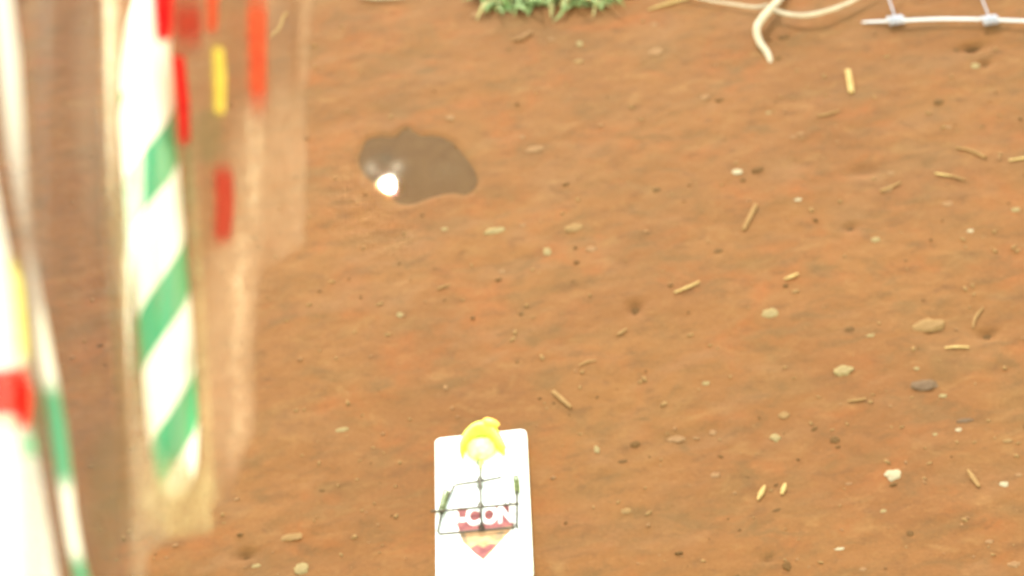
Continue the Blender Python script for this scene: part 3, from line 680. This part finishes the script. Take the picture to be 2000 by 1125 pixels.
def interp(tab, y):
    if y <= tab[0][0]: return tab[0][1]
    for (a, va), (b_, vb) in zip(tab, tab[1:]):
        if y <= b_: 
            s = (y - a) / (b_ - a); return va + (vb - va) * s
    return tab[-1][1]
def depth_at(px, py):                      # the hanging film leans away towards the right
    return 0.500 + max(0, px - 330) * 0.00022 + 0.0016 * math.sin(px * 0.055 + py * 0.004) + 0.0003 * math.sin(px * 0.11 - py * 0.006)
def film(name, XL, XR, y0, y1, step, mat, parent, blobs, base, bulge, nx=70):
    """a flattened clear sleeve: front sheet and back sheet joined at both sides"""
    bm = mb(); ny = int((y1 - y0) / step); lay = []
    rows = []
    cols = []
    for j in range(ny + 1):
        y = y0 + (y1 - y0) * j / ny; xl, xr = interp(XL, y), interp(XR, y)
        rg = noise.noise(Vector((y * 0.03, 1.7, 0))) * 7 + noise.noise(Vector((y * 0.11, 5.7, 0))) * 4
        row = []
        for side in (0, 1):
            for i in range(nx + 1):
                if side == 1 and i in (0, nx): continue
                s = i / nx if side == 0 else 1 - i / nx
                x = xl + (xr + rg - xl) * s
                bl_ = interp(bulge, x) * min(1, math.sin(math.pi * min(max(s, 0), 1)) * 4)
                d = depth_at(x, y) + (-bl_ if side == 0 else bl_)
                row.append(bm.verts.new(U(x, y, d)))
                if side == 0:
                    r_, g_, b_, al = base
                    for (cx, cy, sx, sy, tilt, c, k) in blobs:
                        q = ((x - cx - tilt * (y - cy)) / sx) ** 2 + ((y - cy) / sy) ** 2
                        w_ = k * math.exp(-q ** 3)
                        if w_ > 0.003:
                            f = w_ / max(w_ + al, 1e-6); r_ += (c[0] - r_) * f; g_ += (c[1] - g_) * f; b_ += (c[2] - b_) * f; al = al + w_ * (1 - al)
                    cols.append((r_, g_, b_, min(al, .95)))
                else: cols.append(tuple(base))
        rows.append(row)
    n_ = len(rows[0])
    for a, c in zip(rows, rows[1:]):
        for i in range(n_): bm.faces.new((a[i], a[(i + 1) % n_], c[(i + 1) % n_], c[i]))
    o_ = mesh_obj(name, bm, mat, None)
    ca = o_.data.attributes.new('frost_and_sheen', 'FLOAT_COLOR', 'POINT')  # film frosting, with its pale and greenish reflections painted into the colour
    ca.data.foreach_set('color', [v_ for c in cols for v_ in c])
    place(o_, parent); return o_
def place(o_, parent):                     # mesh built in world space -> child of a thing whose Empty only translates
    if parent is None: return
    l = parent
    off = Vector((0, 0, 0))
    while l: off += l.location; l = l.parent
    for v_ in o_.data.vertices: v_.co -= off
    o_.parent = parent
def printed(name, XC, y0, y1, mat, parent, off=0.0009, fade=25, dep=None):
    """a printed mark lying on the sleeve: XC rows of (y, left, right)"""
    bm = mb(); rows = []; cov = []; ny = 40; nx = 14
    for j in range(ny + 1):
        y = y0 + (y1 - y0) * j / ny; xl = interp([(a, b) for a, b, c in XC], y); xr = interp([(a, c) for a, b, c in XC], y)
        row = []
        for i in range(nx + 1):
            s = i / nx; x = xl + (xr - xl) * s; d = (dep or depth_at)(x, y) - interp(bulgeA, x) - off
            row.append(bm.verts.new(U(x, y, d)))
            e = min(s, 1 - s) * 5; v_ = min(1, (y - y0) / fade, (y1 - y) / fade)
            cov.append(max(0, min(1, e)) * max(0, v_))
        rows.append(row)
    for a, c in zip(rows, rows[1:]):
        for i in range(nx): bm.faces.new((a[i], a[i + 1], c[i + 1], c[i]))
    o_ = mesh_obj(name, bm, mat, None); at = o_.data.attributes.new('cover', 'FLOAT', 'POINT'); at.data.foreach_set('value', cov); place(o_, parent); return o_

# cane A
ca = empty('candy_cane', U(340, 960, 0.5)); tag(ca, 'white candy stick with green spiral stripes in clear red printed wrapper, nearer the puddle', 'candy')
axA = [(400, -420), (372, -330), (345, -230), (322, -120), (300, -10), (290, 60), (286, 150), (288, 250), (296, 350), (305, 450), (315, 550), (324, 650), (331, 750), (337, 830), (341, 900), (342, 945), (342, 972)]
rdA = [40, 40, 38, 35, 34, 44, 51, 55, 56, 55, 54, 53, 51, 50, 44, 34, 12]
kA = 0.5 / FPX
ptsA = [U(x, y, 0.505) for x, y in axA]
# hook beyond the top of the frame
hook = []
top = ptsA[0]; vdir = (ptsA[0] - ptsA[1]).normalized(); sidev = Vector((1, 0, 0))
for k in range(1, 11):
    a = math.pi * k / 10; r = 0.018; hook.append(top + vdir * (math.sin(a) * r) + sidev * (r - r * math.cos(a)))
sp = smooth_path(ptsA, 6)
full = hook[::-1] + sp
rad = [40 * kA] * len(hook) + [interp(list(zip([i * 6 for i in range(len(rdA))], rdA)), i) * kA for i in range(len(sp))]
bm = mb(); tube(bm, full, rad, 40, 1.0, uv=True)
best = (9, 0); acc = 0; st = U(290, 185, 0.505)
for qa, qb in zip(full, full[1:]):
    acc += (qb - qa).length; best = min(best, ((qb - st).length, acc))
M_cane = cane_mat('white and green candy', 260 * kA, 0.42, -0.45, 1.4, start=best[1])
o_ = mesh_obj('candy_stick', bm, M_cane); place(o_, ca)
bulgeA = [(200, 0.002), (230, 0.007), (290, 0.0095), (350, 0.007), (400, 0.003), (460, 0.0012), (620, 0.0006)]
XL = [(-300, 150), (-60, 195), (200, 205), (600, 218), (1000, 245), (1180, 258)]
XR = [(-300, 640), (-60, 614), (100, 606), (190, 600), (470, 600), (500, 560), (528, 512), (560, 500), (640, 498), (760, 494), (830, 500), (880, 478), (930, 464), (975, 448), (985, 412), (1035, 416), (1045, 400), (1050, 330), (1075, 295), (1120, 285), (1180, 280)]
cream = (0.36, 0.27, 0.18); pinkc = (0.47, 0.31, 0.20); mauve = (0.24, 0.17, 0.13); olive = (0.11, 0.11, 0.05); gold = (0.52, 0.42, 0.23)
grn = (0.11, 0.21, 0.10)
blobsA = [
 (560, 355, 60, 190, 0.0, pinkc, 0.50), (480, 430, 42, 210, 0.0, pinkc, 0.38), (548, 90, 22, 150, 0.0, mauve, 0.25), (598, 60, 16, 150, -0.03, pinkc, 0.35),
 (450, 690, 66, 250, -0.02, pinkc, 0.62), (472, 850, 26, 70, -0.15, pinkc, 0.45), (398, 760, 13, 420, 0.05, gold, 0.6),
 (352, 975, 72, 80, 0, gold, 0.72), (285, 1000, 32, 230, 0.02, cream, 0.62), (262, 760, 22, 200, 0.08, cream, 0.30), (232, 900, 26, 330, 0.05, olive, 0.35),
 (222, 330, 20, 260, 0.08, cream, 0.48), (170, 160, 26, 150, 0.08, mauve, 0.35), (196, 330, 16, 110, 0.05, olive, 0.35), (230, 40, 26, 130, -0.04, pinkc, 0.45),
 (252, 560, 15, 230, 0.08, grn, 0.55), (222, 620, 13, 230, 0.05, olive, 0.50), (372, 400, 12, 170, 0.05, olive, 0.50), (368, 330, 10, 120, 0, grn, 0.4), (408, 265, 28, 60, 0, olive, 0.60), (376, 790, 9, 120, 0.04, grn, 0.6)]
M_filmA = film_mat('clear crinkled wrapper', (0.93, 0.90, 0.88))
wrA = film('wrapper', XL, XR, -300, 1180, 9, M_filmA, ca, blobsA, (0.25, 0.17, 0.12, 0.02), bulgeA)
M_pred = print_mat('bright red print', (0.34, 0.002, 0.006), (0.60, 0.018, 0.015), 1.0)
M_pred2 = print_mat('thin red print', (0.26, 0.012, 0.01), (0.36, 0.035, 0.02), 0.8)
M_pred3 = print_mat('orange red print', (0.36, 0.025, 0.012), (0.46, 0.08, 0.03), 0.85)
M_pyel = print_mat('yellow print', (0.46, 0.33, 0.04), (0.56, 0.44, 0.09), 0.9)
printed('red_print', [(-80, 285, 350), (0, 293, 345), (60, 298, 342), (88, 304, 330)], -80, 88, M_pred, wrA, fade=14)
printed('red_print', [(95, 332, 362), (200, 342, 373), (292, 350, 374)], 95, 292, M_pred, wrA, fade=20)
printed('red_print', [(-60, 400, 432), (20, 400, 430), (78, 402, 426)], -60, 78, M_pred3, wrA)
printed('red_print', [(-60, 478, 532), (60, 478, 528), (260, 485, 525)], -60, 260, M_pred3, wrA, fade=90)
printed('red_print', [(300, 412, 460), (400, 415, 465), (500, 412, 455)], 300, 500, M_pred2, wrA, fade=45)
printed('red_print', [(-40, 330, 400), (60, 335, 402), (130, 345, 400)], -40, 130, M_pred2, wrA, fade=70)
printed('yellow_print', [(78, 413, 438), (150, 414, 446), (236, 417, 442)], 78, 236, M_pyel, wrA, fade=22)

# cane B, fatter because nearer, at the left edge
def depthB(px, py): return 0.43 + 0.0008 * math.sin(px * 0.07 + py * 0.003)
cb = empty('candy_cane', U(20, 1100, 0.43)); tag(cb, 'white candy stick with red and green bands in clear wrapper at the left edge', 'candy')
kB = 0.43 / FPX
axB = [(-215, -300), (-180, -100), (-140, 100), (-105, 300), (-80, 430), (-62, 520), (-48, 620), (-38, 700), (-32, 780), (-26, 850), (-12, 930), (2, 1020), (16, 1120), (32, 1240), (40, 1330), (42, 1380)]
rdB = [92, 92, 90, 88, 86, 85, 87, 88, 92, 88, 92, 94, 97, 95, 70, 20]
ptsB = [U(x, y, 0.445) for x, y in axB]; sp = smooth_path(ptsB, 6)
top = ptsB[0]; vdir = (ptsB[0] - ptsB[1]).normalized(); hook = [top + vdir * (math.sin(math.pi * k / 10) * .02) + Vector((-1, 0, 0)) * (.02 - .02 * math.cos(math.pi * k / 10)) for k in range(1, 11)]
rad = [92 * kB] * 10 + [interp(list(zip([i * 6 for i in range(len(rdB))], rdB)), i) * kB for i in range(len(sp))]
bm = mb(); tube(bm, hook[::-1] + sp, rad, 40, 1.0, uv=True)
fullB = hook[::-1] + sp; red_y = U(-30, 738, 0.445); acc = 0; best = (9, 0)
for qa, qb in zip(fullB, fullB[1:]):
    acc += (qb - qa).length; best = min(best, ((qb - red_y).length, acc))
M_caneB = cane_mat('white red and green candy', 1700 * kB, 0.058, -best[1] / (1700 * kB), 0.0, 0.005, wob_amp=0.03, green=(0.80, 0.030, 0.010), second=(0.067, 0.071, (0.50, 0.74, 0.50)))
o_ = mesh_obj('candy_stick', bm, M_caneB); place(o_, cb)
def filmB():
    bA = [(-300, 0.012), (40, 0.010), (90, 0.003), (200, 0.0008)]
    global depth_at
    keep = depth_at; depth_at = depthB
    XLb = [(-300, -420), (1300, -260)]
    XRb = [(-300, 150), (0, 196), (300, 205), (600, 218), (900, 238), (1200, 262)]
    bl = [(175, 200, 30, 260, 0.05, mauve, 0.34), (95, 30, 16, 130, 0.03, mauve, 0.28), (200, 420, 14, 160, 0.04, olive, 0.25), (120, 1000, 40, 160, .15, mauve, 0.35), (210, 980, 40, 160, 0, olive, 0.35), (85, 820, 20, 110, 0.1, olive, 0.3)]
    w = film('wrapper', XLb, XRb, -300, 1250, 9, film_mat('clear smoky wrapper', (0.84, 0.82, 0.84)), cb, bl, (0.17, 0.11, 0.08, 0.04), bA)
    depth_at = keep; return w
wrB = filmB()
printed('yellow_print', [(480, 0, 30), (560, 18, 46), (640, 26, 54), (735, 30, 64)], 480, 735, print_mat('creamy yellow print', (0.72, 0.60, 0.10), (0.80, 0.74, 0.30), 0.9), wrB, fade=60, dep=lambda x, y: depthB(x, y) - 0.0090)
printed('red_print', [(728, 20, 60), (780, 26, 66), (850, 30, 58)], 728, 850, print_mat('deep red print', (0.50, 0.004, 0.004), (0.70, 0.02, 0.01), 1.0), wrB, fade=22, dep=lambda x, y: depthB(x, y) - 0.0090)
printed('green_print', [(838, 30, 72), (900, 40, 80)], 836, 905, print_mat('soft green print', (0.08, 0.32, 0.14), (0.16, 0.42, 0.22), 0.7), wrB, fade=22, dep=lambda x, y: depthB(x, y) - 0.0090)
# folded seam down the wrapper's side, white with green bands
m, t, o = nt('striped seam'); b = t.nodes.new('ShaderNodeBsdfPrincipled'); uv = t.nodes.new('ShaderNodeUVMap'); sp_ = t.nodes.new('ShaderNodeSeparateXYZ'); lk(t, uv.outputs[0], sp_.inputs[0])
mp = N(t, 'ShaderNodeMath', operation='DIVIDE'); lk(t, sp_.outputs[1], mp.inputs[0]); mp.inputs[1].default_value = 1.0
Lpx = lambda y: (y + 100) / 1350.0
r1 = ramp(t, mp.outputs[0], [(Lpx(735), 0.0), (Lpx(775), 1.0), (Lpx(925), 1.0), (Lpx(965), 0.0), (Lpx(1075), 0.0), (Lpx(1105), 1.0)])
col = mixc(t, r1, (0.80, 0.74, 0.62), (0.05, 0.28, 0.13)); lk(t, col, b.inputs['Base Color']); b.inputs['Roughness'].default_value = 0.4
r2 = ramp(t, mp.outputs[0], [(Lpx(-100), 0.95), (Lpx(150), 0.85), (Lpx(330), 0.30), (Lpx(470), 0.12), (Lpx(570), 0.55), (Lpx(700), 0.8), (Lpx(1250), 0.85)])
lk(t, r2, b.inputs['Alpha']); lk(t, b.outputs[0], o.inputs[0])
seam = [(-14, -100, 22), (4, 0, 20), (16, 100, 20), (24, 200, 19), (32, 300, 17), (44, 400, 12), (58, 500, 8), (70, 580, 9), (84, 660, 11), (97, 740, 13), (112, 830, 15), (124, 920, 14), (134, 1000, 11), (146, 1070, 11), (162, 1140, 12), (185, 1250, 12)]
bm = mb(); uvl = bm.loops.layers.uv.verify(); prev = None
rowsS = []
for x, y, w in [(interp([(q[1], q[0]) for q in seam], yy), yy, interp([(q[1], q[2]) for q in seam], yy)) for yy in range(-100, 1251, 15)]:
    rowsS.append(([bm.verts.new(U(x + w * math.cos(a), y, 0.4270 - 0.0012 * math.sin(a))) for a in [math.pi * k / 8 for k in range(9)]] + [bm.verts.new(U(x, y, 0.4285))], (y + 100) / 1350.0))
for (a, va), (c, vc) in zip(rowsS, rowsS[1:]):
    for i in range(10):
        f = bm.faces.new((a[i], a[(i + 1) % 10], c[(i + 1) % 10], c[i]))
        for l, q in zip(f.loops, ((0, va), (0, va), (0, vc), (0, vc))): l[uvl].uv = q
o_ = mesh_obj('folded_seam', bm, m); place(o_, wrB)
